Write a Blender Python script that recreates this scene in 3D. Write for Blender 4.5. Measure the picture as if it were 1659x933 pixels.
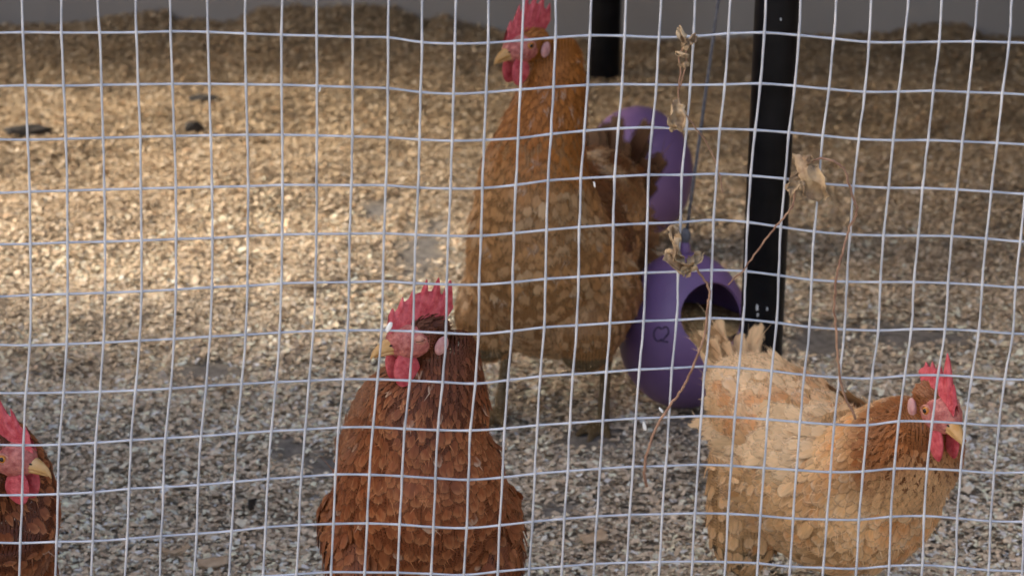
import bpy, bmesh, math, random
import numpy as np
from mathutils import Vector, Matrix, noise
from mathutils.bvhtree import BVHTree

random.seed(7); rng = np.random.default_rng(11)
for o in list(bpy.data.objects): bpy.data.objects.remove(o)
S = bpy.context.scene
COL = S.collection
R = math.radians

# ------------------------------------------------------------------ camera
FPX, PITCH, CAMH = 4960.0, R(17.1), 1.15
cam_d = bpy.data.cameras.new('camera'); cam = bpy.data.objects.new('camera', cam_d); COL.objects.link(cam)
cam_d.sensor_width = 36; cam_d.lens = 36*FPX/1659; cam_d.clip_start = 0.05; cam_d.clip_end = 1000
cam.location = (0, 0, CAMH); cam.rotation_euler = (math.pi/2-PITCH, 0, 0)
cam_d.dof.use_dof = True; cam_d.dof.focus_distance = 2.42; cam_d.dof.aperture_fstop = 15
S.camera = cam

# ------------------------------------------------------------------ world, sun, exposure
SUN_AZ = Vector((-0.98, 0.20, 0)).normalized()      # towards the sun
SUN_EL = R(34)
w = bpy.data.worlds.new('World'); S.world = w; w.use_nodes = True
nt = w.node_tree; bg = nt.nodes['Background']
sky = nt.nodes.new('ShaderNodeTexSky'); sky.sky_type = 'NISHITA'; sky.sun_disc = False
sky.sun_elevation = SUN_EL; sky.sun_rotation = math.atan2(SUN_AZ.x, SUN_AZ.y)
sky.dust_density = 7.0; sky.air_density = 1.0; sky.ozone_density = .6
nt.links.new(sky.outputs[0], bg.inputs[0]); bg.inputs[1].default_value = 0.15
sun_d = bpy.data.lights.new('sun', 'SUN'); sun = bpy.data.objects.new('sun', sun_d); COL.objects.link(sun)
sun_d.energy = 1.4; sun_d.angle = R(13); sun_d.color = (1.0, 0.96, 0.89)
sd = Vector((SUN_AZ.x*math.cos(SUN_EL), SUN_AZ.y*math.cos(SUN_EL), math.sin(SUN_EL)))
sun.rotation_euler = sd.to_track_quat('Z', 'Y').to_euler(); sun.location = (-6, -2, 6)
S.view_settings.view_transform = 'Standard'; S.view_settings.look = 'None'
S.view_settings.exposure = 1.5; S.view_settings.gamma = 1.0
S.render.engine = 'CYCLES'
S.cycles.transparent_max_bounces = 16; S.cycles.max_bounces = 8; S.cycles.diffuse_bounces = 4

# ------------------------------------------------------------------ helpers
def ray(x, y):
    a, b = (x-829.5)/FPX, -(y-466.5)/FPX
    c, s = math.cos(PITCH), math.sin(PITCH)
    return Vector((a, c+b*s, -s+b*c))
def pix(x, y, Y):
    d = ray(x, y); return Vector((0, 0, CAMH))+d*(Y/d.y)
def pixg(x, y, z=0.0):
    d = ray(x, y); return Vector((0, 0, CAMH))+d*((z-CAMH)/d.z)

def tag(o, label=None, cat=None, group=None, kind=None):
    if label: o['label'] = label
    if cat: o['category'] = cat
    if group: o['group'] = group
    if kind: o['kind'] = kind
    return o
def empty(name, loc=(0, 0, 0)):
    o = bpy.data.objects.new(name, None); COL.objects.link(o); o.location = loc; o.empty_display_size = .05
    return o
def mesh_obj(name, verts, faces, mat, parent=None, smooth=True, cols=None, uvs=None):
    me = bpy.data.meshes.new(name)
    me.from_pydata([tuple(v) for v in verts], [], faces)
    if smooth: me.polygons.foreach_set('use_smooth', [True]*len(me.polygons))
    if cols is not None:
        a = me.color_attributes.new('Col', 'FLOAT_COLOR', 'POINT')
        arr = np.ones((len(verts), 4), np.float32); arr[:, :3] = np.array(cols, np.float32)
        a.data.foreach_set('color', arr.ravel())
    if uvs is not None:
        l = me.uv_layers.new(name='UVMap')
        vi = np.zeros(len(me.loops), np.int32); me.loops.foreach_get('vertex_index', vi)
        l.data.foreach_set('uv', np.array(uvs, np.float32)[vi].ravel())
    me.update()
    if mat: me.materials.append(mat)
    o = bpy.data.objects.new(name, me); COL.objects.link(o)
    if parent: o.parent = parent
    return o

class MB:
    """collects vertices and faces of one mesh"""
    def __init__(s): s.v = []; s.f = []; s.c = []; s.uv = []
    def add(s, vs, fs, col=(1, 1, 1), uv=None):
        n = len(s.v); s.v += [Vector(v) for v in vs]; s.f += [tuple(i+n for i in f) for f in fs]
        if isinstance(col, list): s.c += col
        else: s.c += [col]*len(vs)
        s.uv += uv if uv else [(0.5, 0.5)]*len(vs)
    def box(s, lo, hi, col=(1, 1, 1)):
        x0, y0, z0 = lo; x1, y1, z1 = hi
        vs = [(x0,y0,z0),(x1,y0,z0),(x1,y1,z0),(x0,y1,z0),(x0,y0,z1),(x1,y0,z1),(x1,y1,z1),(x0,y1,z1)]
        s.add(vs, [(3,2,1,0),(4,5,6,7),(0,1,5,4),(1,2,6,5),(2,3,7,6),(3,0,4,7)], col)
    def tube(s, pts, rad, seg=8, col=(1, 1, 1)):
        pts = [Vector(p) for p in pts]; n = len(pts)
        rr = rad if isinstance(rad, (list, tuple)) else [rad]*n
        vs, fs = [], []; prev = None
        for i, p in enumerate(pts):
            t = (pts[min(i+1, n-1)]-pts[max(i-1, 0)]).normalized()
            if prev is None:
                ref = Vector((0, 0, 1)) if abs(t.z) < .9 else Vector((1, 0, 0))
                a = t.cross(ref).normalized()
            else:
                a = (prev-t*prev.dot(t)).normalized()
            prev = a; b = t.cross(a)
            for k in range(seg):
                q = 2*math.pi*k/seg
                vs.append(p+(a*math.cos(q)+b*math.sin(q))*rr[i])
        for i in range(n-1):
            for k in range(seg):
                k2 = (k+1) % seg
                fs.append((i*seg+k, i*seg+k2, (i+1)*seg+k2, (i+1)*seg+k))
        fs.append(tuple(range(seg-1, -1, -1))); fs.append(tuple((n-1)*seg+k for k in range(seg)))
        s.add(vs, fs, col)
    def ellipsoid(s, c, ax, ay, az, frame=None, nu=16, nv=10, col=(1, 1, 1), fn=None):
        c = Vector(c); X, Y, Z = frame if frame else (Vector((1,0,0)), Vector((0,1,0)), Vector((0,0,1)))
        vs, fs = [], []
        def P(x, y, z):
            q = Vector((x, y, z))
            if fn: q = fn(q)
            return c+X*(q.x*ax)+Y*(q.y*ay)+Z*(q.z*az)
        vs.append(P(0, 0, -1))
        for j in range(1, nv):
            ph = -math.pi/2+math.pi*j/nv
            for i in range(nu):
                th = 2*math.pi*i/nu
                vs.append(P(math.cos(ph)*math.cos(th), math.cos(ph)*math.sin(th), math.sin(ph)))
        vs.append(P(0, 0, 1)); top = len(vs)-1
        for i in range(nu):
            i2 = (i+1) % nu
            fs.append((0, 1+i2, 1+i))
            for j in range(nv-2):
                fs.append((1+j*nu+i, 1+j*nu+i2, 1+(j+1)*nu+i2, 1+(j+1)*nu+i))
            fs.append((top, 1+(nv-2)*nu+i, 1+(nv-2)*nu+i2))
        s.add(vs, fs, col)
    def build(s, name, mat, parent=None, smooth=True, off=None, colors=True):
        vs = s.v if off is None else [v-off for v in s.v]
        return mesh_obj(name, vs, s.f, mat, parent, smooth, s.c if colors else None, s.uv)

def catmull(pts, per):
    P = [np.array(p, float) for p in pts]; out = []
    P = [2*P[0]-P[1]]+P+[2*P[-1]-P[-2]]
    for i in range(1, len(P)-2):
        for k in range(per):
            t = k/per
            out.append(.5*((2*P[i])+(-P[i-1]+P[i+1])*t+(2*P[i-1]-5*P[i]+4*P[i+1]-P[i+2])*t*t+(-P[i-1]+3*P[i]-3*P[i+1]+P[i+2])*t**3))
    out.append(P[-2]); return out

# ------------------------------------------------------------------ materials
def new_mat(name):
    m = bpy.data.materials.new(name); m.use_nodes = True
    return m, m.node_tree.nodes, m.node_tree.links, m.node_tree.nodes['Principled BSDF']
def noise_mat(name, c1, c2, scale=20, rough=.7, bump=.0, bscale=None, metallic=0., detail=6, attr=False, coat=0., lo=.35, hi=.65, spec=.5, sss=0.):
    m, N, L, B = new_mat(name)
    tc = N.new('ShaderNodeTexCoord'); nz = N.new('ShaderNodeTexNoise')
    nz.inputs['Scale'].default_value = scale; nz.inputs['Detail'].default_value = detail
    L.new(tc.outputs['Object'], nz.inputs['Vector'])
    cr = N.new('ShaderNodeValToRGB'); cr.color_ramp.elements[0].position = lo; cr.color_ramp.elements[1].position = hi
    cr.color_ramp.elements[0].color = (*c1, 1); cr.color_ramp.elements[1].color = (*c2, 1)
    L.new(nz.outputs['Fac'], cr.inputs['Fac'])
    src = cr.outputs['Color']
    if attr:
        at = N.new('ShaderNodeVertexColor'); at.layer_name = 'Col'
        mx = N.new('ShaderNodeMix'); mx.data_type = 'RGBA'; mx.blend_type = 'MULTIPLY'; mx.inputs[0].default_value = 1
        L.new(at.outputs['Color'], mx.inputs[6]); L.new(src, mx.inputs[7]); src = mx.outputs[2]
    L.new(src, B.inputs['Base Color'])
    B.inputs['Roughness'].default_value = rough; B.inputs['Metallic'].default_value = metallic
    B.inputs['Coat Weight'].default_value = coat; B.inputs['Specular IOR Level'].default_value = spec
    if sss:
        B.inputs['Subsurface Weight'].default_value = sss; B.inputs['Subsurface Radius'].default_value = (.004, .0015, .001); B.inputs['Subsurface Scale'].default_value = 1.0
    if bump:
        n2 = N.new('ShaderNodeTexNoise'); n2.inputs['Scale'].default_value = bscale or scale*3; n2.inputs['Detail'].default_value = 5
        L.new(tc.outputs['Object'], n2.inputs['Vector'])
        bp = N.new('ShaderNodeBump'); bp.inputs['Strength'].default_value = bump; bp.inputs['Distance'].default_value = .002
        L.new(n2.outputs['Fac'], bp.inputs['Height']); L.new(bp.outputs['Normal'], B.inputs['Normal'])
    return m

M = {}
M['wire'] = noise_mat('galvanised_wire', (.36, .395, .48), (.58, .61, .69), 45, .40, .2, 900, metallic=.35)
M['black_steel'] = noise_mat('black_painted_steel', (.003, .003, .004), (.008, .008, .010), 30, .38, .05, 300, spec=.14)
M['wall'] = noise_mat('painted_board', (.33, .30, .27), (.42, .385, .35), 2.2, .85, .2, 60)
M['board'] = noise_mat('weathered_board', (.16, .13, .10), (.26, .21, .16), 9, .85, .3, 60)
M['roof'] = noise_mat('shade_roof_sheet', (.20, .20, .20), (.32, .31, .30), 5, .7)
M['grass'] = noise_mat('bounce_yard', (.24, .21, .16), (.36, .32, .25), 3, .95, .4, 40)  # unseen yard, made pale tan to bounce warm light into the run
M['soil'] = noise_mat('dusty_floor', (.55, .55, .55), (1.1, 1.1, 1.1), 90, .95, .5, 240, attr=True)
M['shaving'] = noise_mat('wood_shaving', (.78, .76, .74), (1.12, 1.12, 1.12), 160, .82, .15, 500, attr=True, spec=.25)
M['purple'] = noise_mat('purple_plastic', (.175, .10, .245), (.22, .13, .295), 16, .42, .04, 200)
M['mark'] = noise_mat('faded_black_print', (.03, .02, .05), (.05, .03, .08), 40, .6)
M['cord'] = noise_mat('grey_cord', (.10, .10, .12), (.18, .18, .20), 200, .8, .3, 900)
M['feed'] = noise_mat('layer_feed', (.26, .15, .055), (.50, .33, .15), 220, .9, .8, 300)
M['skin'] = noise_mat('comb_skin', (.48, .045, .065), (.70, .14, .16), 160, .5, .7, 620, spec=.45, sss=.12)
M['face'] = noise_mat('face_skin', (.36, .075, .07), (.66, .24, .20), 190, .55, .9, 650, attr=True, sss=.1)
M['lobe'] = noise_mat('earlobe_skin', (.50, .22, .22), (.64, .36, .34), 160, .55, .4, 600, sss=.2)
M['beak'] = noise_mat('beak_horn', (.50, .26, .07), (.66, .42, .20), 90, .38, .1, 300)
M['iris'] = noise_mat('amber_iris', (.45, .15, .02), (.55, .22, .03), 300, .12)
M['pupil'] = noise_mat('black_pupil', (.004, .004, .004), (.006, .006, .006), 10, .08)
M['lid'] = noise_mat('eyelid_skin', (.44, .16, .12), (.58, .27, .20), 220, .6, .4, 700)
M['dryleaf'] = noise_mat('dry_leaf', (.22, .14, .08), (.46, .34, .21), 90, .8, .6, 300)
M['stem'] = noise_mat('dry_stem', (.17, .085, .055), (.32, .19, .125), 120, .65, .3, 500)
M['dung'] = noise_mat('dark_lump', (.014, .012, .010), (.055, .045, .035), 60, .9, .7, 220)
M['chip'] = noise_mat('wood_chip', (.42, .29, .18), (.58, .43, .29), 60, .8, .3, 200)
M['white'] = noise_mat('white_fleck', (.78, .78, .78), (.86, .86, .86), 90, .5)
M['whitepaint'] = noise_mat('white_splash', (.45, .45, .46), (.7, .7, .7), 90, .7)

def feather_mat(name, fr0, amp, lo, hi):
    m, N, L, B = new_mat(name)
    at = N.new('ShaderNodeVertexColor'); at.layer_name = 'Col'
    uv = N.new('ShaderNodeUVMap'); uv.uv_map = 'UVMap'
    sp = N.new('ShaderNodeSeparateXYZ'); L.new(uv.outputs['UV'], sp.inputs[0])
    # barbs run out from the shaft at an angle: stripes of v - |u|
    ab = N.new('ShaderNodeMath'); ab.operation = 'ABSOLUTE'; L.new(sp.outputs['X'], ab.inputs[0])
    mu = N.new('ShaderNodeMath'); mu.operation = 'MULTIPLY_ADD'; mu.inputs[1].default_value = -.45
    L.new(ab.outputs[0], mu.inputs[0]); L.new(sp.outputs['Y'], mu.inputs[2])
    cb = N.new('ShaderNodeCombineXYZ')
    m1 = N.new('ShaderNodeMath'); m1.operation = 'MULTIPLY'; m1.inputs[1].default_value = 1.3; L.new(mu.outputs[0], m1.inputs[0])
    m2 = N.new('ShaderNodeMath'); m2.operation = 'MULTIPLY'; m2.inputs[1].default_value = 3.2; L.new(sp.outputs['X'], m2.inputs[0])
    L.new(m1.outputs[0], cb.inputs[1]); L.new(m2.outputs[0], cb.inputs[0])
    tc = N.new('ShaderNodeTexCoord'); ad = N.new('ShaderNodeVectorMath'); ad.operation = 'ADD'
    sc = N.new('ShaderNodeVectorMath'); sc.operation = 'SCALE'; sc.inputs['Scale'].default_value = 55
    L.new(tc.outputs['Object'], sc.inputs[0]); L.new(cb.outputs[0], ad.inputs[0]); L.new(sc.outputs[0], ad.inputs[1])
    nz = N.new('ShaderNodeTexNoise'); nz.inputs['Scale'].default_value = 1.0; nz.inputs['Detail'].default_value = 3
    L.new(ad.outputs[0], nz.inputs['Vector'])
    mr = N.new('ShaderNodeMapRange'); mr.inputs[1].default_value = .25; mr.inputs[2].default_value = .75; mr.inputs[3].default_value = lo; mr.inputs[4].default_value = hi
    L.new(nz.outputs['Fac'], mr.inputs[0])
    mx = N.new('ShaderNodeMix'); mx.data_type = 'RGBA'; mx.blend_type = 'MULTIPLY'; mx.inputs[0].default_value = 1
    L.new(at.outputs['Color'], mx.inputs[6]); L.new(mr.outputs[0], mx.inputs[7])
    L.new(mx.outputs[2], B.inputs['Base Color'])
    sv = N.new('ShaderNodeMapRange'); sv.inputs[1].default_value = fr0; sv.inputs[2].default_value = 1.0; sv.clamp = True; L.new(sp.outputs['Y'], sv.inputs[0])
    mxx = N.new('ShaderNodeMath'); mxx.operation = 'MAXIMUM'; L.new(ab.outputs[0], mxx.inputs[0]); L.new(sv.outputs[0], mxx.inputs[1])
    ns = N.new('ShaderNodeMath'); ns.operation = 'MULTIPLY_ADD'; ns.inputs[1].default_value = amp; ns.inputs[2].default_value = -amp/2; L.new(nz.outputs['Fac'], ns.inputs[0])
    sm = N.new('ShaderNodeMath'); sm.operation = 'ADD'; L.new(mxx.outputs[0], sm.inputs[0]); L.new(ns.outputs[0], sm.inputs[1])
    al = N.new('ShaderNodeMapRange'); al.interpolation_type = 'SMOOTHSTEP'; al.inputs[1].default_value = .55; al.inputs[2].default_value = 1.0; al.inputs[3].default_value = 1; al.inputs[4].default_value = 0
    L.new(sm.outputs[0], al.inputs[0]); L.new(al.outputs[0], B.inputs['Alpha'])
    B.inputs['Roughness'].default_value = .52; B.inputs['Specular IOR Level'].default_value = .3
    bp = N.new('ShaderNodeBump'); bp.inputs['Strength'].default_value = .35; bp.inputs['Distance'].default_value = .0006
    L.new(nz.outputs['Fac'], bp.inputs['Height']); L.new(bp.outputs['Normal'], B.inputs['Normal'])
    return m
M['feather'] = feather_mat('feathers', .80, .8, .78, 1.22)
M['soft_feather'] = feather_mat('soft_feathers', .4, 1.5, .84, 1.16)

# ------------------------------------------------------------------ the setting: ground, floor, back wall, added shade walls and roof
WALL_Y = 5.22
g = MB(); n = 8
g.add([(-150, -150, -.06), (150, -150, -.06), (150, 150, -.06), (-150, 150, -.06)], [(0, 1, 2, 3)])
tag(g.build('ground', M['grass'], colors=False), kind='structure')

_ph = rng.uniform(0, 6.28, 40); _kx = rng.normal(0, 1, 40); _ky = rng.normal(0, 1, 40)
def lowfreq(x, y, f0, n0, n1):
    s = 0
    for i in range(n0, n1): s = s+np.sin(f0*(_kx[i]*x+_ky[i]*y)+_ph[i])
    return s/math.sqrt(n1-n0)
# bank of shavings piled against the wall, height as a function of x (top edge read off the wall)
_bx = np.array([pix(x, y, WALL_Y).x for x, y in BANK]) if False else None
BANK = [(-300, 45), (0, 42), (60, 40), (105, 36), (170, 27), (270, 20), (285, 34), (380, 36), (420, 14), (480, 8), (560, 10), (640, 12), (690, 34), (720, 22), (745, 38), (800, 46), (860, 64), (960, 66), (1100, 64), (1210, 66), (1300, 64), (1370, 66), (1440, 80), (1480, 46), (1560, 42), (1590, 58), (1659, 84), (2000, 80)]
bxs = np.array([pix(x, y, WALL_Y).x for x, y in BANK]); bzs = np.array([max(pix(x, y, WALL_Y).z, .0) for x, y in BANK])
def hfield(x, y):
    x = np.asarray(x, float); y = np.asarray(y, float)
    h = .006*lowfreq(x, y, 9, 0, 10)+.004*lowfreq(x, y, 24, 10, 24)
    bz = np.interp(x, bxs, bzs)
    d = np.clip((y-(WALL_Y-.42))/.42, 0, 1)
    return np.maximum(h*(1-.5*d), -.02)+bz*d**1.6
BARE = [(330, 600, 75, 22), (955, 720, 75, 26), (1150, 705, 70, 30), (690, 400, 45, 60), (470, 735, 40, 16), (1480, 545, 110, 22), (540, 760, 60, 24), (1340, 560, 90, 30), (610, 330, 40, 18), (905, 830, 45, 14)]
bare_w = []
for x, y, a, b in BARE:
    c = pixg(x, y); e = pixg(x+a, y); f_ = pixg(x, y-b); bare_w.append((c.x, c.y, abs(e.x-c.x), abs(f_.y-c.y)))
def bareness(x, y):
    m = np.zeros_like(np.asarray(x, float))
    wob = .35*lowfreq(x, y, 40, 5, 20)
    for cx, cy, a, b in bare_w:
        m = np.maximum(m, np.clip(1.35-np.sqrt(((x-cx)/a)**2+((y-cy)/b)**2)+wob*.5, 0, 1))
    return m
X0, X1, Y0, Y1 = -1.45, 1.45, 1.9, WALL_Y
nx, ny = 200, 230
gx, gy = np.meshgrid(np.linspace(X0, X1, nx), np.linspace(Y0, Y1, ny))
gz = hfield(gx, gy)-.003
vs = np.stack([gx.ravel(), gy.ravel(), gz.ravel()], 1)
idx = np.arange(nx*ny).reshape(ny, nx)
fs = np.stack([idx[:-1, :-1].ravel(), idx[:-1, 1:].ravel(), idx[1:, 1:].ravel(), idx[1:, :-1].ravel()], 1)
bb = bareness(gx.ravel(), gy.ravel())[:, None]
warm = np.clip((gy.ravel()-3.2)/1.4, 0, 1)[:, None]
cfl = (1-warm)*np.array([.40, .35, .28])+warm*np.array([.36, .27, .16])
cfl = cfl*(1-bb)+bb*np.array([.19, .172, .155])
fl = mesh_obj('bedding_floor', vs.tolist(), fs.tolist(), M['soil'], cols=cfl)
tag(fl, kind='structure')

def shavings(name, n, smin, smax, zlo, zhi):
    y = Y0+(Y1-Y0)*rng.random(n*2); x = rng.uniform(X0, X1, n*2)
    half = .20+.205*y
    keep = rng.random(n*2) < np.where(np.abs(x) < half, 1.0, .30)*np.where(y < 2.6, .35, 1.)
    b = bareness(x, y)
    keep &= rng.random(n*2) > b*1.15
    x, y = x[keep][:n], y[keep][:n]; m = len(x)
    Lh = rng.uniform(smin, smax, m)*rng.choice([.7, 1, 1, 1.5], m)/2; Lh *= np.where(y < 3.5, 1.12, 1.0); Wh = Lh*rng.uniform(.25, .75, m)
    yaw = rng.uniform(0, 2*np.pi, m); pt = rng.normal(0, .24, m); rl = rng.normal(0, .28, m)
    bend = rng.normal(.1, .35, m)
    c, s = np.cos(yaw), np.sin(yaw)
    t = np.stack([c*np.cos(pt), s*np.cos(pt), np.sin(pt)], 1)
    q = np.stack([-s, c, np.zeros(m)], 1)
    nn = np.cross(t, q); q2 = q*np.cos(rl)[:, None]+nn*np.sin(rl)[:, None]; n2 = np.cross(t, q2)
    P = np.stack([x, y, hfield(x, y)+rng.uniform(zlo, zhi, m)], 1)
    V = np.zeros((m, 6, 3))
    tw = rng.uniform(.5, 1.1, (m, 6))
    for k, (a, bq) in enumerate([(-1, -1), (-1, 1), (0, -1), (0, 1), (1, -1), (1, 1)]):
        V[:, k] = P+t*(a*Lh*tw[:, k])[:, None]+q2*(bq*Wh*tw[:, (k+2) % 6])[:, None]+n2*((bend*Lh*.6)*(1-a*a)*1.0)[:, None]
    V[:, :, 2] = np.maximum(V[:, :, 2], (hfield(V[:, :, 0], V[:, :, 1])-.004))
    V[:, :, 1] = np.minimum(V[:, :, 1], WALL_Y-.002)
    F = np.array([[0, 2, 3, 1], [2, 4, 5, 3]])[None]+(np.arange(m)*6)[:, None, None]
    me = bpy.data.meshes.new(name)
    me.vertices.add(m*6); me.vertices.foreach_set('co', V.astype(np.float32).ravel())
    me.loops.add(m*8); me.loops.foreach_set('vertex_index', F.astype(np.int32).ravel())
    me.polygons.add(m*2); me.polygons.foreach_set('loop_start', np.arange(m*2, dtype=np.int32)*4)
    me.update(calc_edges=True)
    pal = np.array([[.50, .37, .23], [.43, .31, .18], [.58, .46, .32], [.36, .25, .14], [.66, .56, .43], [.24, .15, .085], [.46, .29, .16], [.12, .09, .065]])
    pick = rng.choice(len(pal), m, p=[.27, .19, .22, .11, .11, .04, .05, .01])
    col = pal[pick]*rng.uniform(.8, 1.18, (m, 1))
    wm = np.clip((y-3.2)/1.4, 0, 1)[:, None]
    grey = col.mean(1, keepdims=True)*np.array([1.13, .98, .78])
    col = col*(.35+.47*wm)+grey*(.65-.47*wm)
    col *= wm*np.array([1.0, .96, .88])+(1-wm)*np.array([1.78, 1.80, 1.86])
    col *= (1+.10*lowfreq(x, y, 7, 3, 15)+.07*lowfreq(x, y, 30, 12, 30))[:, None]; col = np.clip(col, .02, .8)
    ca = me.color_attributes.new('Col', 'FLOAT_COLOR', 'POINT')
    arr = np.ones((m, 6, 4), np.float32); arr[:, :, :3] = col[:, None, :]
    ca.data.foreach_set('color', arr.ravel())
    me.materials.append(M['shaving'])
    o = bpy.data.objects.new(name, me); COL.objects.link(o)
    return o
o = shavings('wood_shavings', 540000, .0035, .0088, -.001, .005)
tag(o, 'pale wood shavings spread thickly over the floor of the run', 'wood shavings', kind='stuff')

# back wall of painted boards; unseen side walls and roof added to shade the run
bw = empty('coop_wall', (0, WALL_Y+.03, 0))
tag(bw, 'pale grey painted wall behind the bank of shavings', 'wall')
m = MB(); m.box((-2.2, WALL_Y, -.06), (2.2, WALL_Y+.05, 2.19)); m.build('wall_board', M['wall'], bw, False, off=bw.location, colors=False)
def shade_wall(x, label, openings):  # unseen plank wall added to control the light entering the run
    r_ = empty('shade_wall', (x, 3.6, 0)); tag(r_, label, 'wall')
    y = 2.02
    while y < WALL_Y-.01:
        y2 = min(y+.145, WALL_Y-.004)
        segs = [(-.06, 2.15)]
        for (a, b, z0, z1) in openings:
            if y2 > a and y < b: segs = [(-.06, z0), (z1, 2.15)]
        for z0, z1 in segs:
            m = MB(); m.box((x-.011, y, z0), (x+.011, y2-.004, z1)); m.build('plank', M['board'], r_, False, off=r_.location, colors=False)
        y += .145
    return r_
shade_wall(-1.5, 'added unseen weathered plank side wall, its opening cut to shape the sun patch', [(3.78, 4.92, .40, 1.05)])  # added wall; opening positioned so the sun makes a patch on the left
shade_wall(1.5, 'added unseen weathered plank side wall that darkens the right of the run', [])  # added out of view to darken the right-hand side
rf = empty('shade_roof', (0, 3.7, 2.2)); tag(rf, 'added unseen grey sheet roof that shades the back of the chicken run', 'roof')  # added out of view; front edge set back to let sky reach the floor
for i in range(5):
    xa = -1.9+i*.76
    xs = np.linspace(xa, xa+.754, 40); v, f = [], []
    for k, x in enumerate(xs):
        z = 2.20+.012*math.sin((x-xa)*2*math.pi/.0754)
        for (yy, dz) in ((3.25, .06), (5.5, -.0)):
            v += [(x, yy, z+dz), (x, yy, z+dz+.004)]
    for k in range(len(xs)-1):
        a = k*4; b = a+4
        f += [(a, a+2, b+2, b), (a+1, b+1, b+3, a+3)]
    mm = MB(); mm.add(v, f); mm.build('shade_roof_sheet', M['roof'], rf, True, off=rf.location, colors=False)

# ------------------------------------------------------------------ wire mesh fence, traced crossing by crossing onto its plane
FY = 2.085
Z3 = 2.9625
T = {}
def row(i, k0, ox, oy, pts):
    for j, (a, b) in enumerate(pts): T[(i, k0+j)] = (ox+a/Z3, oy+b/Z3)
row(1, 0, 0, 0, [(108,162),(293,165),(476,165),(652,163),(819,157),(997,158),(1177,163),(1352,167),(1522,169)])
row(2, 0, 0, 0, [(121,416),(304,419),(485,416),(662,413),(825,410),(1005,408),(1181,408),(1353,407),(1523,410)])
row(3, 0, 0, 0, [(133,676),(315,673),(494,669),(672,664),(836,660),(1011,655),(1187,651),(1356,648),(1523,648)])
row(4, 0, 0, 0, [(142,924),(322,920),(501,916),(675,912),(842,908),(1018,903),(1190,898),(1357,889),(1521,887)])
row(5, 0, 0, 310, [(147,255),(325,248),(504,246),(679,241),(845,235),(1019,230),(1189,218),(1354,210),(1519,204)])
row(6, 0, 0, 310, [(149,499),(326,494),(505,489),(679,483),(845,475),(1017,465),(1187,458),(1351,445),(1515,438)])
row(7, 0, 0, 310, [(145,740),(321,733),(498,726),(671,717),(836,710),(1007,700),(1178,692),(1342,681),(1505,672)])
row(8, 0, 0, 618, [(125,57),(307,52),(482,47),(652,41),(820,33),(990,22),(1160,14),(1325,6),(1483,-1)])
row(9, 0, 0, 618, [(113,308),(287,302),(461,291),(632,278),(796,269),(965,261),(1138,250),(1302,240),(1464,233)])
row(10, 0, 0, 618, [(107,548),(280,540),(455,528),(622,510),(787,502),(954,493),(1126,480),(1287,468),(1447,459)])
row(11, 0, 0, 618, [(98,780),(273,770),(447,764),(613,750),(776,736),(945,725),(1113,714),(1276,698),(1436,690)])
row(12, 0, 0, 618, [(90,1015),(265,1005),(437,999),(600,985),(767,971),(933,960),(1100,948),(1263,932),(1425,925)])
row(1, 9, 550, 0, [(65,173),(235,175),(397,198),(555,205),(714,203),(877,192),(1037,180),(1200,172),(1368,175),(1533,182)])
row(2, 9, 550, 0, [(65,413),(234,417),(391,435),(548,443),(704,437),(867,425),(1027,415),(1190,407),(1355,405),(1520,408)])
row(3, 9, 550, 0, [(64,650),(232,652),(385,661),(541,666),(694,663),(857,655),(1014,637),(1174,624),(1337,614),(1500,611)])
row(4, 9, 550, 0, [(60,884),(224,882),(380,891),(534,894),(686,891),(846,877),(1000,857),(1158,848),(1320,842),(1482,836)])
row(5, 9, 550, 310, [(50,200),(216,195),(368,199),(523,202),(680,200),(837,187),(992,173),(1150,161),(1313,153),(1475,148)])
row(6, 9, 550, 310, [(47,434),(209,426),(361,432),(516,435),(670,434),(831,422),(988,406),(1146,397),(1307,389),(1468,382)])
row(7, 9, 550, 310, [(38,667),(203,663),(354,665),(512,670),(667,672),(827,656),(981,637),(1137,628),(1297,619),(1458,611)])
row(8, 9, 550, 310, [(20,903),(184,901),(338,904),(495,908),(653,912),(809,893),(962,873),(1119,862),(1280,852),(1436,842)])
row(9, 9, 550, 618, [(-4,223),(160,220),(313,226),(472,229),(628,228),(792,215),(948,197),(1105,185),(1262,173),(1419,163)])
row(10, 9, 550, 618, [(-20,449),(143,450),(300,456),(462,464),(620,469),(783,454),(937,433),(1094,418),(1249,405),(1407,395)])
row(11, 9, 550, 618, [(-29,686),(132,685),(290,691),(450,702),(610,705),(768,689),(926,668),(1078,651),(1234,637),(1390,628)])
row(12, 9, 550, 618, [(-41,917),(120,921),(278,924),(438,930),(597,935),(760,916),(911,899),(1067,885),(1221,870),(1378,861)])
row(1, 19, 1099, 0, [(72,177),(240,163),(411,157),(577,168),(741,183),(912,199),(1080,200),(1247,198),(1414,198),(1585,204),(1757,210)])
row(2, 19, 1099, 0, [(57,409),(222,407),(392,401),(556,411),(719,425),(890,437),(1053,436),(1218,432),(1387,439),(1551,446),(1720,456)])
row(3, 19, 1099, 0, [(38,620),(198,619),(367,624),(528,635),(690,649),(862,664),(1027,669),(1193,668),(1358,675),(1525,683),(1690,693)])
row(4, 19, 1099, 0, [(15,838),(181,834),(345,843),(511,857),(672,878),(838,890),(1005,898),(1168,898),(1333,905),(1497,916),(1660,928)])
row(5, 19, 1099, 310, [(8,145),(168,135),(331,147),(490,170),(650,192),(820,205),(983,209),(1147,209),(1308,211),(1472,222),(1637,237)])
row(6, 19, 1099, 310, [(-3,379),(158,374),(321,382),(480,402),(637,424),(806,433),(967,434),(1128,433),(1290,437),(1454,445),(1613,457)])
row(7, 19, 1099, 310, [(-10,609),(150,603),(310,611),(470,629),(628,651),(795,663),(958,668),(1116,661),(1277,660),(1439,667),(1600,679)])
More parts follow.
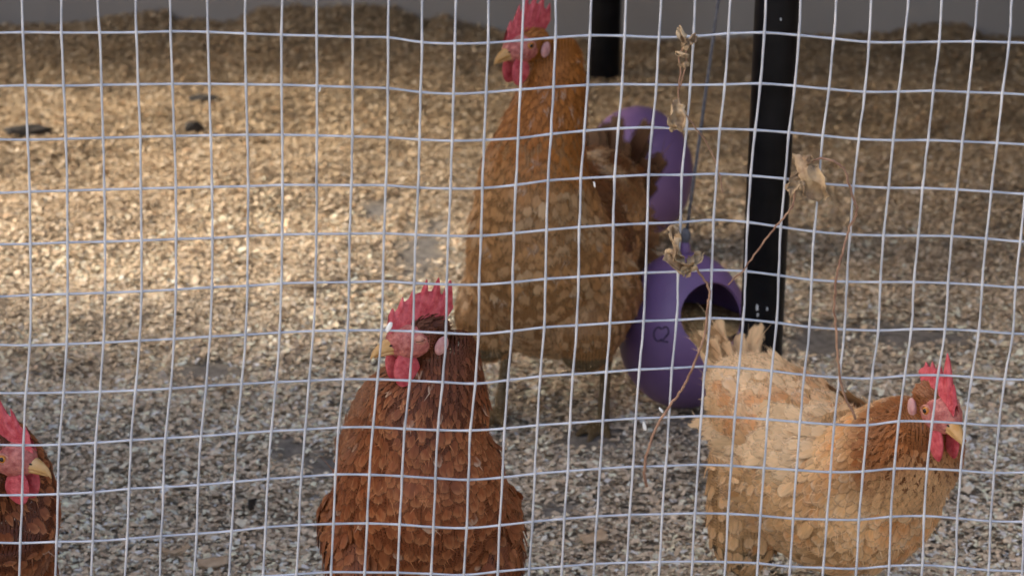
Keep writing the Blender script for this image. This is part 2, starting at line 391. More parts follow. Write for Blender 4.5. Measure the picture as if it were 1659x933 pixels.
row(8, 19, 1099, 310, [(-32,838),(126,833),(289,843),(446,860),(603,881),(771,895),(926,900),(1084,886),(1244,882),(1405,890),(1562,900)])
row(9, 19, 1099, 618, [(-48,160),(106,157),(269,166),(426,179),(583,195),(747,208),(905,213),(1058,194),(1217,195),(1376,203),(1536,212)])
row(10, 19, 1099, 618, [(-64,393),(92,389),(251,397),(409,411),(566,424),(730,437),(886,436),(1035,423),(1194,424),(1355,431),(1515,441)])
row(11, 19, 1099, 618, [(-80,625),(76,622),(236,627),(392,639),(549,656),(712,664),(866,668),(1020,655),(1180,652),(1339,662),(1498,675)])
row(12, 19, 1099, 618, [(-91,857),(65,855),(223,859),(379,867),(535,886),(695,895),(854,903),(1013,892),(1173,889),(1333,899),(1490,912)])
NR, NK = 12, 30
G = {}
for (i, k), (x, y) in T.items():
    p = pix(x, y, FY); G[(i, k)] = (p.x, p.z)
K0, K1, I0, I1 = -16, 46, -18, 20
dk = np.mean([np.subtract(G[(i, 29)], G[(i, 0)])/29 for i in range(1, 13)], axis=0)
di = np.mean([np.subtract(G[(12, k)], G[(1, k)])/11 for k in range(30)], axis=0)
for i in range(1, 13):
    for k in range(-1, K0-1, -1):
        G[(i, k)] = tuple(np.add(G[(i, k+1)], -dk+rng.normal(0, .0006, 2)))
    for k in range(30, K1+1):
        G[(i, k)] = tuple(np.add(G[(i, k-1)], dk+rng.normal(0, .0006, 2)))
for k in range(K0, K1+1):
    for i in range(0, I0-1, -1): G[(i, k)] = tuple(np.add(G[(i+1, k)], -di*[.5, 1]+rng.normal(0, .0005, 2)))
    for i in range(13, I1+1): G[(i, k)] = tuple(np.add(G[(i-1, k)], di+rng.normal(0, .0005, 2)))
def bulge(x, z): return .006*math.sin(5*x+1.3)*math.cos(6*z)+.003*math.sin(17*x+9*z)
fence = empty('wire_mesh_fence', (0, FY, 0))
tag(fence, 'galvanised welded wire mesh stretched across the front of the chicken run', 'wire fence')
WR = .00081
for k in range(K0, K1+1):
    pts = []
    for i in range(I0, I1+1):
        x, z = G[(i, k)]
        if z < -.05: break
        pts.append((x, bulge(x, z)-.0011, z))
    cp = catmull(pts, 3); mb = MB(); mb.tube([Vector(p)+Vector((rng.normal(0, .00012), 0, 0)) for p in cp], [WR*(1.28 if q % 3 == 0 else 1.) for q in range(len(cp))], 7)
    mb.build('vertical_wire', M['wire'], fence, colors=False)
for i in range(I0, I1+1):
    if G[(i, 0)][1] < -.03: break
    pts = [(G[(i, k)][0], bulge(*G[(i, k)])+.0011, G[(i, k)][1]) for k in range(K0, K1+1)]
    cp = catmull(pts, 3); mb = MB(); mb.tube(cp, [WR*(1.3 if q % 3 == 0 else 1.04) for q in range(len(cp))], 7)
    mb.build('horizontal_wire', M['wire'], fence, colors=False)
ztop = G[(I0, 0)][1]
for xx in (-.90, .90):
    mb = MB(); mb.box((xx-.03, .006, -.06), (xx+.03, .056, ztop+.05)); mb.build('timber_post', M['board'], fence, False, colors=False)
mb = MB(); mb.box((-.87, .006, ztop-.02), (.87, .05, ztop+.04)); mb.build('timber_rail', M['board'], fence, False, colors=False)

# ------------------------------------------------------------------ posts
def post(a, b, Y, rad, label, splash=None):
    A, B_ = pix(*a, Y), pix(*b, Y); d = (A-B_).normalized()
    base = B_+d*((-.06-B_.z)/d.z); top = B_+d*((2.19-B_.z)/d.z)
    e = empty('steel_post', (base.x, base.y, 0)); tag(e, label, 'post', 'black posts holding up the roof')
    n = 24; pts = [base.lerp(top, k/n) for k in range(n+1)]
    mb = MB(); mb.tube(pts, rad, 28); mb.build('tube', M['black_steel'], e, off=e.location, colors=False)
    if splash:
        for j, (x, y, s) in enumerate(splash):
            c = pix(x, y, Y); axis = base+d*((c.z-base.z)/d.z)
            dirv = Vector((c.x-axis.x, 0, 0)); dx = max(-.9, min(.9, dirv.x/rad))
            nrm = Vector((dx, -math.sqrt(1-dx*dx), 0)); tx = Vector((-nrm.y, nrm.x, 0))
            mb = MB(); cc = axis+nrm*(rad+.0002)
            k = 9; vs_ = [cc+nrm*.0006]+[cc+tx*(math.cos(q*6.283/k)*s*.45*random.uniform(.6, 1.2))+Vector((0, 0, 1))*(math.sin(q*6.283/k)*s*random.uniform(.6, 1.3)) for q in range(k)]
            mb.add(vs_, [(0, 1+q, 1+(q+1) % k) for q in range(k)])
            mb.build('paint_splash', M['whitepaint'], e, off=e.location, colors=False)
    return e
post((1259, 0), (1226, 700), 3.0, .0222, 'thick black post rising between the purple feeder and the buff hen',
     [(1224, 488, .004), (1225, 500, .003), (1240, 490, .0025), (1223, 528, .006), (1224, 540, .004), (1224, 556, .005), (1228, 565, .003), (1262, 24, .002)])
post((982, 0), (979, 135), 4.92, .0255, 'black post against the wall behind the tall hen')

# ------------------------------------------------------------------ purple feeders
def eval_mesh(o):
    dg = bpy.context.evaluated_depsgraph_get(); dg.update()
    return bpy.data.meshes.new_from_object(o.evaluated_get(dg))
def feeder(c, r, hz, azs, label, cord_to=None, mark=None):
    base = Vector((c.x, c.y, c.z-hz)); e = empty('hanging_feeder', base)
    tag(e, label, 'feeder', 'purple plastic feeders')
    def prof(q): return Vector((q.x*(1-.03*q.z), q.y*(1-.03*q.z), q.z))
    mb = MB(); mb.ellipsoid((0, 0, hz), r, r, hz, nu=72, nv=48, fn=prof)
    tmp = mb.build('feeder_shell', M['purple'], None, colors=False)
    so = tmp.modifiers.new('s', 'SOLIDIFY'); so.thickness = .0035; so.offset = -1
    cuts = []
    for a in azs:
        el = R(24)
        d = Vector((math.cos(a)*math.cos(el), math.sin(a)*math.cos(el), math.sin(el)))
        cb = MB(); side = Vector((-math.sin(a), math.cos(a), 0)); up = side.cross(d) if False else d.cross(side)
        cb.ellipsoid(Vector((0, 0, hz))+Vector((d.x*r, d.y*r, d.z*hz))*1.02, 0.050, .042, .037, frame=(d, side, up), nu=40, nv=24)
        co = cb.build('cutter', None, None, colors=False); cuts.append(co)
        bo = tmp.modifiers.new('b', 'BOOLEAN'); bo.operation = 'DIFFERENCE'; bo.object = co; bo.solver = 'EXACT'
    me = eval_mesh(tmp); 
    for co in cuts: bpy.data.objects.remove(co)
    bpy.data.objects.remove(tmp)
    me.polygons.foreach_set('use_smooth', [True]*len(me.polygons))
    try: me.set_sharp_from_angle(angle=R(40))
    except Exception: pass
    me.materials.clear(); me.materials.append(M['purple'])
    sh = bpy.data.objects.new('shell', me); COL.objects.link(sh); sh.parent = e
    # feed heaped inside
    mb = MB(); nr, ns = 14, 40; vs_, fs_ = [(0, 0, hz*1.13)], []
    zf = hz*1.12; rf_ = r*.955*math.sqrt(max(0, 1-((zf-hz)/hz)**2))*1.0
    for a in range(1, nr+1):
        for b in range(ns):
            q = 2*math.pi*b/ns; rr = rf_*a/nr
            vs_.append((rr*math.cos(q), rr*math.sin(q), zf+.010*(1-a/nr)+random.uniform(-.0022, .0022)))
    fs_ += [(0, 1+b, 1+(b+1) % ns) for b in range(ns)]
    for a in range(nr-1):
        for b in range(ns): fs_.append((1+a*ns+b, 1+(a+1)*ns+b, 1+(a+1)*ns+(b+1) % ns, 1+a*ns+(b+1) % ns))
    mb.add(vs_, fs_); tag(mb.build('feed', M['feed'], e, False, colors=False), kind='stuff')
    top = base+Vector((0, 0, 2*hz))
    if cord_to is not None: mb = MB(); mb.tube([top+Vector((0, 0, z))-base for z in (-.004, .004, .010, .016)], [.007, .006, .005, .003], 16); mb.build('hanger_cap', M['purple'], e, colors=False)
    if cord_to is not None:
        mb = MB(); tp = cord_to-base; b0 = top-base+Vector((0, 0, .014))
        pts = [b0.lerp(tp, k/30) for k in range(31)]
        mb.tube(pts, .0019, 8); mb.build('cord', M['cord'], e, colors=False)
        mb = MB(); mb.ellipsoid(b0+Vector((0, 0, .006)), .006, .006, .010, nu=12, nv=8); mb.build('knot', M['cord'], e, colors=False)
    if mark:
        ex, ez = mark
        mb = MB()
        def on(u, v):   # point on the shell: azimuth u, height v
            z = v/hz; rr = r*(1-.03*z)*math.sqrt(1-z*z)+.0004
            return Vector((rr*math.cos(u), rr*math.sin(u), hz+v))
        pts = [on(ex+.075*math.cos(q), ez+.0075*math.sin(q)) for q in np.linspace(.9, 5.6, 14)]
        mb.tube(pts, .0009, 6)
        pts = [on(ex+.11+.05*math.cos(q), ez+.004+.005*math.sin(q)) for q in np.linspace(2.6, -1.2, 9)]+[on(ex+.07, ez-.007), on(ex+.16, ez-.007)]
        mb.tube(pts, .0009, 6); mb.build('printed_mark', M['mark'], e, colors=False)
    return e
fc = pix(1108, 533, 3.245); fc.z = max(fc.z, .085)
fh = .089
fc.z = fh+.014
ct = pix(1166, 0, 3.23); b0 = Vector((fc.x, fc.y, fc.z+fh)); dd = (ct-b0); ct = b0+dd*((2.19-b0.z)/dd.z)
feeder(fc, .0735, fh, (R(-90+30), R(-90-92)), 'purple ball feeder with arched openings hanging beside the black post', ct, (R(-90-26), .016))
f2 = pixg(1034, 404); f2.z = fh+.004
feeder(Vector((f2.x, f2.y+.05, f2.z)), .0745, fh, (R(110), R(200)), 'purple feeder half hidden behind the tall hen')

# ------------------------------------------------------------------ hens
def frame_from(f, up):
    f = Vector(f).normalized(); s = Vector(up).cross(f).normalized(); u = f.cross(s); return f, s, u   # forward, left, up

class Plume:
    def __init__(s, bvh, seed): s.mb = MB(); s.bvh = bvh; s.r = random.Random(seed)
    def feather(s, p, n, d, L, W, lift=.003, col=(.3, .15, .06), tip=None, shape='round', snap=True, wisps=0):
        r = s.r; tip = tip or col
        t = d-n*n.dot(d)
        if t.length < 1e-4: return
        t.normalize(); b = n.cross(t)
        a = r.gauss(0, .13); t = t*math.cos(a)+b*math.sin(a); b = n.cross(t)
        L *= r.uniform(.8, 1.2); W *= r.uniform(.85, 1.15); lift *= r.uniform(.5, 1.7)
        A = p-n*.003; Mp = p+t*(L*.5)+n*lift*.5; E = p+t*L+n*lift
        if snap and s.bvh:
            for nm in (0, 1):
                q = Mp if nm == 0 else E
                loc, nor, _, dist = s.bvh.find_nearest(q)
                if loc is not None and dist < .03:
                    v = loc+nor*(lift*(.55 if nm == 0 else 1.0))
                    if nm == 0: Mp = v
                    else: E = v
        prof = {'round': [(0, .45), (.25, .85), (.5, 1), (.72, .98), (.88, .72), (.97, .34), (1, .06)],
                'hackle': [(0, .6), (.2, 1), (.45, .9), (.7, .62), (.88, .34), (.97, .12), (1, .02)],
                'long': [(0, .4), (.15, .8), (.4, 1), (.7, 1), (.9, .78), (.97, .45), (1, .1)]}[shape]
        vs, fs, cs, uv = [], [], [], []
        k = r.uniform(.88, 1.12)*(1+.22*noise.noise(p*24)+.08*noise.noise(p*70)); sk = r.gauss(0, .10)
        for v, wv in prof:
            c = A*((1-v)**2)+Mp*(2*v*(1-v))*1.0+E*(v*v)
            c = c+(Mp-(A+E)*.5)*(v*(1-v)*1.0)
            for u in (-1, 0, 1):
                ww = W*.5*wv*(1+ (r.uniform(-.12, .12) if v > .6 else 0))
                vs.append(c+b*(u*ww+sk*W*v*v)+n*(-.11*W*abs(u)*wv))
                m_ = max(0, min(1, (v-.76)/.2)); m_ = max(m_, .8*(abs(u) if v > .55 else 0)); e_ = 1.0
                cs.append(tuple((col[q]*(1-m_)+tip[q]*m_)*k*e_*(.86+.14*min(1, v*1.8)) for q in range(3))); uv.append((u, v))
        for j in range(len(prof)-1):
            for u in (0, 1): fs.append((j*3+u, j*3+u+1, j*3+u+4, j*3+u+3))
        s.mb.add(vs, fs, cs, uv)
        for _ in range(wisps):
            v = r.uniform(.55, 1.0); sd_ = r.choice((-1, 1)); c = A*((1-v)**2)+Mp*(2*v*(1-v))+E*(v*v)+b*(sd_*W*.35*r.random()*(1.2-v))
            ln = L*r.uniform(.22, .5); dirw = (t+b*sd_*r.uniform(.1, .9)+n*r.uniform(-.05, .5)).normalized(); sid = dirw.cross(n).normalized()*.00045
            cc = tuple(min(1, q*1.1) for q in tip); e = c+dirw*ln-n*ln*.1
            s.mb.add([c-sid, c+sid, e], [(0, 1, 2)], [cc, cc, cc], [(.5, .5)]*3)

def loft_rings(ctrl, per):
    """ctrl: (p(3), ra, rb, ref lateral(3)); returns list of (p, t, lat, nrm, ra, rb)"""
    arr = catmull([np.concatenate([np.array(c[0]), [c[1], c[2]]]) for c in ctrl], per)
    lats = catmull([np.array(c[3]) for c in ctrl], per); out = []
    for i, a in enumerate(arr):
        q0, q1 = arr[max(i-1, 0)][:3], arr[min(i+1, len(arr)-1)][:3]
        t = Vector(q1-q0).normalized(); l = Vector(lats[i]); l = (l-t*l.dot(t)).normalized()
        out.append((Vector(a[:3]), t, l, t.cross(l), max(a[3], .003), max(a[4], .003)))
    return out
def loft_mesh(mb, rings, seg=36):
    vs, fs = [], []; n = len(rings)
    for (p, t, l, nn, ra, rb) in rings:
        for k in range(seg):
            q = 2*math.pi*k/seg; vs.append(p+l*(ra*math.cos(q))+nn*(rb*math.sin(q)))
    for i in range(n-1):
        for k in range(seg):
            k2 = (k+1) % seg; fs.append((i*seg+k, i*seg+k2, (i+1)*seg+k2, (i+1)*seg+k))
    fs.append(tuple(range(seg-1, -1, -1))); fs.append(tuple((n-1)*seg+k for k in range(seg)))
    mb.add(vs, fs)

def lerp3(a, b, t): return tuple(a[i]*(1-t)+b[i]*t for i in range(3))

def hen(label, root, heading, head_px, head_Y, head_dir, head_up=(0, 0, 1), scale=1., pitch=0., wide=1., deep=1., cols=None, lift_z=0., tail=(.11, .02), wing_len=1., shoulder=1., rear_deep=1., wing_out=1., thigh_x=0., thigh_s=1., tail_fan=False, soft_rear=False, tail_yaw=0., tail_up=.95, comb_base=.64, soft=False, neck_back=.014, teeth=None, fluff=0, seed=1,
        eye_closed=False, comb_h=1., feather_scale=1., comb_bend=0., neck_w=1., comb_rake=0.):
    rs = random.Random(seed); fmat = M['soft_feather' if soft else 'feather']
    root = Vector((root[0], root[1], 0)); c, s = math.cos(heading), math.sin(heading)
    def Wd(v):  # local -> world with body pitch about (0,0,.2)
        x, y, z = v; x *= scale; y *= scale*wide; z *= scale
        zc = .19*scale; pe = pitch*(.35+.65*max(0, min(1, (x+.08)/.12))); x2 = x*math.cos(pe)-(z-zc)*math.sin(pe); z2 = zc+x*math.sin(pe)+(z-zc)*math.cos(pe)
        return root+Vector((x2*c-y*s, x2*s+y*c, z2+lift_z))
    F = Vector((c, s, 0)); LAT = Vector((-s, c, 0))
    H = pix(*head_px, head_Y); hf, hl, hu = frame_from(head_dir, head_up)
    sc = scale
    tmpl = [((-.165, 0, .275), .022, .018), ((-.135, 0, .258), .052, .055), ((-.075, 0, .226), .076, .084), ((-.005, 0, .200), .084, .096), ((.060, 0, .198), .082, .093), ((.105, 0, .232), .070, .074)]
    ctrl = [(Wd((p[0], p[1], p[2]+(.016*(1-rear_deep)/.2 if p[0] < -.05 else 0))), a*sc*wide*(1 if p[0] < .1 else shoulder), b*sc*deep*(rear_deep if p[0] < -.05 else 1), LAT) for p, a, b in tmpl]
    p5 = ctrl[-1][0]; nb = H-hf*neck_back-hu*.010
    tdir = (ctrl[-1][0]-ctrl[-2][0]).normalized()
    D = (nb-p5).length
    c1 = p5+tdir*D*.35; c2 = nb-Vector((0, 0, 1))*D*.35-hf*neck_back*.5
    def bez(t): return p5*(1-t)**3+c1*3*t*(1-t)**2+c2*3*t*t*(1-t)+nb*t**3
    nk = [(d_/D, a_, b_) for d_, a_, b_ in ((.032, .060*shoulder, .060*shoulder), (.066, .045*neck_w, .046*neck_w), (.105, .036*neck_w, .038*neck_w), (.150, .033*neck_w, .035*neck_w)) if d_ < D-.028]
    nk += [(1-.016/D, .0265*neck_w, .0290*neck_w), (1.0, .0195, .022)]
    for t, ra, rb in nk:
        lat = (LAT*(1-t)+hl*t*(1 if LAT.dot(hl) > -.2 else 1))
        if lat.length < .2: lat = LAT
        ctrl.append((bez(t), ra*sc*(wide*.5+.5), rb*sc, lat.normalized()))
    rings = loft_rings(ctrl, 8)
    NB = 5*8     # rings up to p5 belong to the trunk
    mb = MB(); loft_mesh(mb, rings)
    # skull, thighs, shanks, toes
    mb.ellipsoid(H-hf*.004+hu*.001, .0235, .0155, .0172, frame=(hf, hl, hu), nu=20, nv=12)
    thighs = []
    for sd_ in (-1, 1):
        hip = Wd((-.01+thigh_x*.75, sd_*.054, .185-thigh_x*.55)); knee = Wd((.025+thigh_x*1.5, sd_*.058, .125)); hock = Vector((*(root+F*((-.012+thigh_x)*sc)+LAT*(sd_*.052*sc)).xy, .088*sc)); foot = Vector((*(root+F*((.010+thigh_x)*sc)+LAT*(sd_*.055*sc)).xy, .010))
        ct = [(hip, .044*sc*thigh_s, .05*sc*thigh_s, LAT), (knee, .034*sc*thigh_s, .040*sc*thigh_s, LAT), (hock.lerp(knee, .3), .015*sc, .018*sc, LAT), (hock, .008, .009, LAT)]
        rg = loft_rings(ct, 5); loft_mesh(mb, rg, 20); thighs.append(rg)
        mb.tube([hock+Vector((0, 0, .012)), hock, hock.lerp(foot, .5), foot], [.0085, .0085, .0065, .0075], 12)
        for ang, ln in ((-.45, .045), (0, .055), (.45, .045), (math.pi, .022)):
            dv = F*math.cos(ang)+LAT*math.sin(ang)
            mb.tube([foot+dv*.0, foot+dv*ln*.4+Vector((0, 0, .001)), foot+dv*ln*.75, foot+dv*ln-Vector((0, 0, .004))], [.0068, .006, .0052, .003], 10)
    e = empty('hen', root); tag(e, label, 'hen', 'brown hens in the run')
    tmp = mb.build('tmp', None, None, off=root, colors=False)
    rm = tmp.modifiers.new('r', 'REMESH'); rm.mode = 'VOXEL'; rm.voxel_size = .0034
    me = eval_mesh(tmp); bpy.data.objects.remove(tmp)
    bm = bmesh.new(); bm.from_mesh(me)
    for _ in range(2): bmesh.ops.smooth_vert(bm, verts=bm.verts, factor=.5, use_axis_x=True, use_axis_y=True, use_axis_z=True)
    bm.to_mesh(me); bm.free()
    vv = np.zeros(len(me.vertices)*3); me.vertices.foreach_get('co', vv); vv = vv.reshape(-1, 3)
    body_c = np.array(cols['breast'])*.8; leg_c = np.array((.17, .115, .055))
    ca = me.color_attributes.new('Col', 'FLOAT_COLOR', 'POINT'); arr = np.ones((len(vv), 4), np.float32)
    arr[:, :3] = np.where((vv[:, 2] < .098*sc)[:, None], leg_c, body_c)
    nk = np.array(cols['neck'])*.8
    near = np.linalg.norm(vv-np.array(H-root), axis=1) < .1
    arr[near, :3] = nk
    ca.data.foreach_set('color', arr.ravel()); me.uv_layers.new(name='UVMap')
    me.materials.append(M['feather']); me.polygons.foreach_set('use_smooth', [True]*len(me.polygons))
    body = bpy.data.objects.new('body', me); COL.objects.link(body); body.parent = e
    bvh = BVHTree.FromPolygons([Vector(v)+root for v in vv.tolist()], [tuple(p.vertices) for p in me.polygons])
    PL = Plume(bvh, seed); PR = Plume(bvh, seed+50) if soft_rear else PL
    fsz = feather_scale
    # rows of feathers along trunk and neck
    arc = [0.0]
    for i in range(1, len(rings)): arc.append(arc[-1]+(rings[i][0]-rings[i-1][0]).length)
    pos = .012; rowi = 0
    ptr = 0
    while pos < arc[-1]-.004:
        while arc[ptr+1] < pos: ptr += 1
        u = (pos-arc[ptr])/(arc[ptr+1]-arc[ptr]); sN = (ptr+u)/(len(rings)-1)
        A_, B_ = rings[ptr], rings[ptr+1]
        p = A_[0].lerp(B_[0], u); t = A_[1].lerp(B_[1], u).normalized(); l = A_[2].lerp(B_[2], u); nn = A_[3].lerp(B_[3], u); ra = A_[4]*(1-u)+B_[4]*u; rb = A_[5]*(1-u)+B_[5]*u
        tr = (ptr+u)/NB      # 0 tail .. 1 p5 .. >1 neck
        if tr < .35: Wf, Lf, sp, shp, lf = .0190, .030, .0090, 'round', .0020
        elif tr < 1.0: Wf, Lf, sp, shp, lf = .0180, .026, .0092, 'round', .0012
        else:
            q = min(1, (tr-1)/(len(rings)/NB-1)); Wf = .0160*(1-q)+.0068*q; Lf = .027*(1-q)+.017*q; sp = .0088*(1-q)+.0050*q; shp = 'hackle' if q > .42 else 'round'; lf = .0012*(1-q)+.0010*q
        Wf *= fsz; Lf *= fsz; sp *= fsz; lf *= (1+.35*fluff)
        per = math.pi*(3*(ra+rb)-math.sqrt((3*ra+rb)*(ra+3*rb)))
        cnt = max(6, int(per/(Wf*.58)))
        for k in range(cnt):
            th = 2*math.pi*(k+.5*(rowi % 2)+rs.uniform(-.22, .22))/cnt
            pp = p+l*(ra*math.cos(th))+nn*(rb*math.sin(th))+t*rs.uniform(-.35, .35)*sp
            n0 = (l*(math.cos(th)/ra)+nn*(math.sin(th)/rb)).normalized()
            loc, nor, _, dist = bvh.find_nearest(pp)
            if dist > .014: continue
            if nor.dot(n0) < .2: continue
            hp = loc-H
            if hp.length < .06:
                hx, hy, hz_ = hp.dot(hf), hp.dot(hl), hp.dot(hu)
                if hx > -.004 and hz_ > -.019 and hp.length < .036: continue
            if loc.z < .10*sc and tr < .9 and pitch < .2: pass
            up = nor.z
            d = -t+Vector((0, 0, -.25))
            # colour by place
            cb = cols['breast']
            if tr < .45: cb = lerp3(cols['rump'], cols['breast'], max(0, (tr-.2)/.25))
            if up > .25 and tr < 1.0: cb = lerp3(cb, cols['back'], min(1, (up-.25)*2))
            if tr > 1.0: cb = lerp3(cols['breast'], cols['neck'], min(1, max(0, (tr-1.22)*4.0+.3*rs.random())))
            if up < -.12: cb = lerp3(cb, cols['belly'], min(1, (-up-.12)*1.8))
            if 'mottle' in cols and tr < 1.25: cb = lerp3(cb, cols['mottle'], max(0, min(.75, 1.5*noise.noise(loc*27+Vector((seed, 0, 0)))+.8*noise.noise(loc*75))))
            ct_ = lerp3(cb, cols['tip'], cols.get('tipmix', .4)*rs.uniform(.4, 1.1)*(1 if tr < 1.3 else .25))
            if rs.random() < cols.get('pale', .04): ct_ = lerp3(ct_, (.62, .50, .38), .55); 
            (PR if tr < .62 else PL).feather(loc, nor, d, Lf, Wf, lf*(2.5 if rs.random() < .05 else 1), cb, ct_, shp, wisps=(2 if (tr < .5 or up < -.2) else 1)*(1+fluff))
        pos += sp; rowi += 1
    # thigh feathers
    for rg in thighs:
        for ri, (p, t, l, nn, ra, rb) in enumerate(rg[:-3]):
            cnt = max(5, int(math.pi*(ra+rb)/(.013*fsz)))
            for k in range(cnt):
                th = 2*math.pi*(k+.5*(ri % 2)+rs.uniform(-.2, .2))/cnt
                pp = p+l*(ra*math.cos(th))+nn*(rb*math.sin(th)); n0 = (l*math.cos(th)+nn*math.sin(th)).normalized()
                loc, nor, _, dist = bvh.find_nearest(pp)
                if dist > .008 or nor.dot(n0) < .2: continue
                cb = lerp3(cols['belly'], cols['breast'], rs.uniform(.3, 1))
                PL.feather(loc, nor, t+Vector((0, 0, -.4)), .022, .013, .0022, cb, lerp3(cb, cols['tip'], .3), 'round', wisps=3)
    # head: short feathers over crown, nape and throat
    for i in range(420):
        z = rs.uniform(-1, 1); a = rs.uniform(0, 2*math.pi); q = math.sqrt(1-z*z); v = Vector((q*math.cos(a), q*math.sin(a), z))
        x_, z_ = v.x, v.z
        if x_ > .62: continue
        if x_ > -.45 and -.55 < z_ < .62+.25*x_: continue      # bare face
        pp = H-hf*.004+hf*(v.x*.0235)+hl*(v.y*.0155)+hu*(.001+v.z*.0172)
        nor = (hf*(v.x/.0235)+hl*(v.y/.0155)+hu*(v.z/.0172)).normalized()
        cb = lerp3(cols['neck'], cols['crown'], .7)
        PL.feather(pp, nor, -hf-hu*.35, .011, .0045, .0010, cb, lerp3(cb, cols['tip'], .12), 'hackle', snap=False)
    tag(PL.mb.build('plumage', fmat, e, off=root), kind='stuff')
    if soft_rear: tag(PR.mb.build('rump_fluff', M['soft_feather'], e, off=root), kind='stuff')
    # wings, folded along the flanks
    for sd_ in (-1, 1):
        WP = Plume(None, seed*7+sd_); yb = .073*wing_out
        def wl(a, b): # a: 0 shoulder..1 rear, b: 1 top..-1 bottom
            x = .070-.185*a; zc = .232+.012*a; hh = .050*math.sin(math.pi*min(1, .18+.72*a))
            y = yb*(1-.20*max(0, a-.35)-.10*(b*b))-.030*max(0, b)+.007*math.sin(math.pi*(a*.9+.05)); y -= .010*(1-min(1, a*5))
            return Wd((x, sd_*y, zc+hh*b))
        gN, hN = 14, 9; vs_, fs_ = [], []
        for i in range(gN):
            for j in range(hN): vs_.append(wl(i/(gN-1), 1-2*j/(hN-1)))
        for i in range(gN-1):
            for j in range(hN-1): fs_.append((i*hN+j, i*hN+j+1, (i+1)*hN+j+1, (i+1)*hN+j) if sd_ > 0 else (i*hN+j, (i+1)*hN+j, (i+1)*hN+j+1, i*hN+j+1))
        WP.mb.add(vs_, fs_, tuple(q*.6 for q in cols['back']))
        rear = (Wd((-.15, 0, .26))-Wd((.03, 0, .26))).normalized()
        outw = LAT*sd_
        for j in range(9):   # flight feathers, longest at the bottom
            p = wl(.52+.02*j, -.92+.14*j)+outw*(.002+.0007*j); ln = (.105-.0045*j)*sc*wing_len
            cb = lerp3(cols['wing'], cols['tip'], .15*rs.random())
            WP.feather(p, (outw+Vector((0, 0, .25))).normalized(), rear+Vector((0, 0, -.05))-outw*.10, ln, .019*sc, .002, cb, lerp3(cb, cols['tip'], .35), 'long', snap=False, wisps=1)
        na = 13
        for i in range(na):
            a = .98-i*.078; nbp = 9 if a > .12 else 6
            for j in range(nbp):
                b = 1-2*(j+.5*(i % 2)+.25)/nbp
                p = wl(max(0, a+rs.uniform(-.02, .02)), b); p2 = wl(max(0, a)+.02, b); p3 = wl(max(0, a), min(1, b+.1))
                nor = (p2-p).cross(p3-p)
                if nor.length < 1e-9: continue
                nor.normalize()
                if nor.dot(outw) < 0: nor = -nor
                cb = lerp3(cols['wing'], cols['back'], rs.random())
                WP.feather(p+nor*.003, nor, rear+Vector((0, 0, -.25)), (.026+.012*a)*sc, .0230*sc, .0016, cb, lerp3(cb, cols['tip'], cols.get('tipmix', .4)*rs.uniform(.4, 1.2)), 'round', snap=False, wisps=1)
        WP.mb.build('wing', M['soft_feather' if soft or soft_rear else 'feather'], e, off=root)
    # tail
    TP = Plume(None, seed*13); tb = Wd((-.150, 0, .268)); back = Matrix.Rotation(tail_yaw, 3, 'Z') @ (Wd((-.5, 0, .27))-Wd((-.2, 0, .27))).normalized(); upb = back.cross(LAT); upb = upb if upb.z > 0 else -upb
    for layer in range(3):
        for i in range(9):
            a = (i-4)/4
            d = (back*1.0+upb*(tail_up-.55*abs(a)-.22*layer)+LAT*a*.38).normalized()
            nor = (LAT*(1 if a > 0 else -1)*(.5+abs(a))+upb*(.6-.2*layer)).normalized()
            if tail_fan: d = (back*.9+upb*(tail_up-.25*abs(a)-.15*layer)+LAT*a*.42).normalized(); nor = (-back+LAT*a*.3).normalized()
            cb = lerp3(cols['tail'], cols['rump'], .25*layer+.2*rs.random())
            TP.feather(tb+LAT*a*.022*sc-upb*.010*layer*sc, nor, d, tail[0]*sc*(1-.22*layer), tail[1]*sc, .002, cb, lerp3(cb, cols['tip'], .12), 'long', snap=False, wisps=3)
    TP.mb.build('tail', M['feather'], e, off=root)
    # ---- head parts
    def hp_(x, y, z): return H+hf*x+hl*y+hu*z
    fm = MB(); 
    def bumpy(q): return q*(1+.035*noise.noise(q*5+Vector((seed, 0, 0))))
    fm.ellipsoid(hp_(.0045, 0, -.0005), .0225, .0162, .0165, frame=(hf, hl, hu), nu=30, nv=20, fn=bumpy)
    fm.build('face', M['face'], e, off=root)
    # comb: a serrated blade along the top of the head
    cm = MB(); n1, n2 = 56, 9; grid = []
    teeth = teeth or [(.05, .50, .085), (.21, .80, .085), (.38, .98, .09), (.56, 1.0, .09), (.74, .90, .09), (.91, .62, .10)]
    for i in range(n1+1):
        a = i/n1
        bx = .026-.050*a; bz = .0045+.0125*math.sin(math.pi*min(1, .22+.62*a)); 
        hgt = comb_base*math.sin(math.pi*min(1, a*.92+.04))**.6
        for ta, th_, tw in teeth:
            hgt = max(hgt, th_*max(0, 1-abs((a-ta)/tw)**1.5)) if abs(a-ta) < tw else hgt
        hgt = max(.05, hgt)*.0335*comb_h+.004
        bs = .55*math.sin(math.pi*a)**.5
        hgt = max(hgt, .0155*comb_h*bs)
        grid.append((a, bx, bz, hgt))
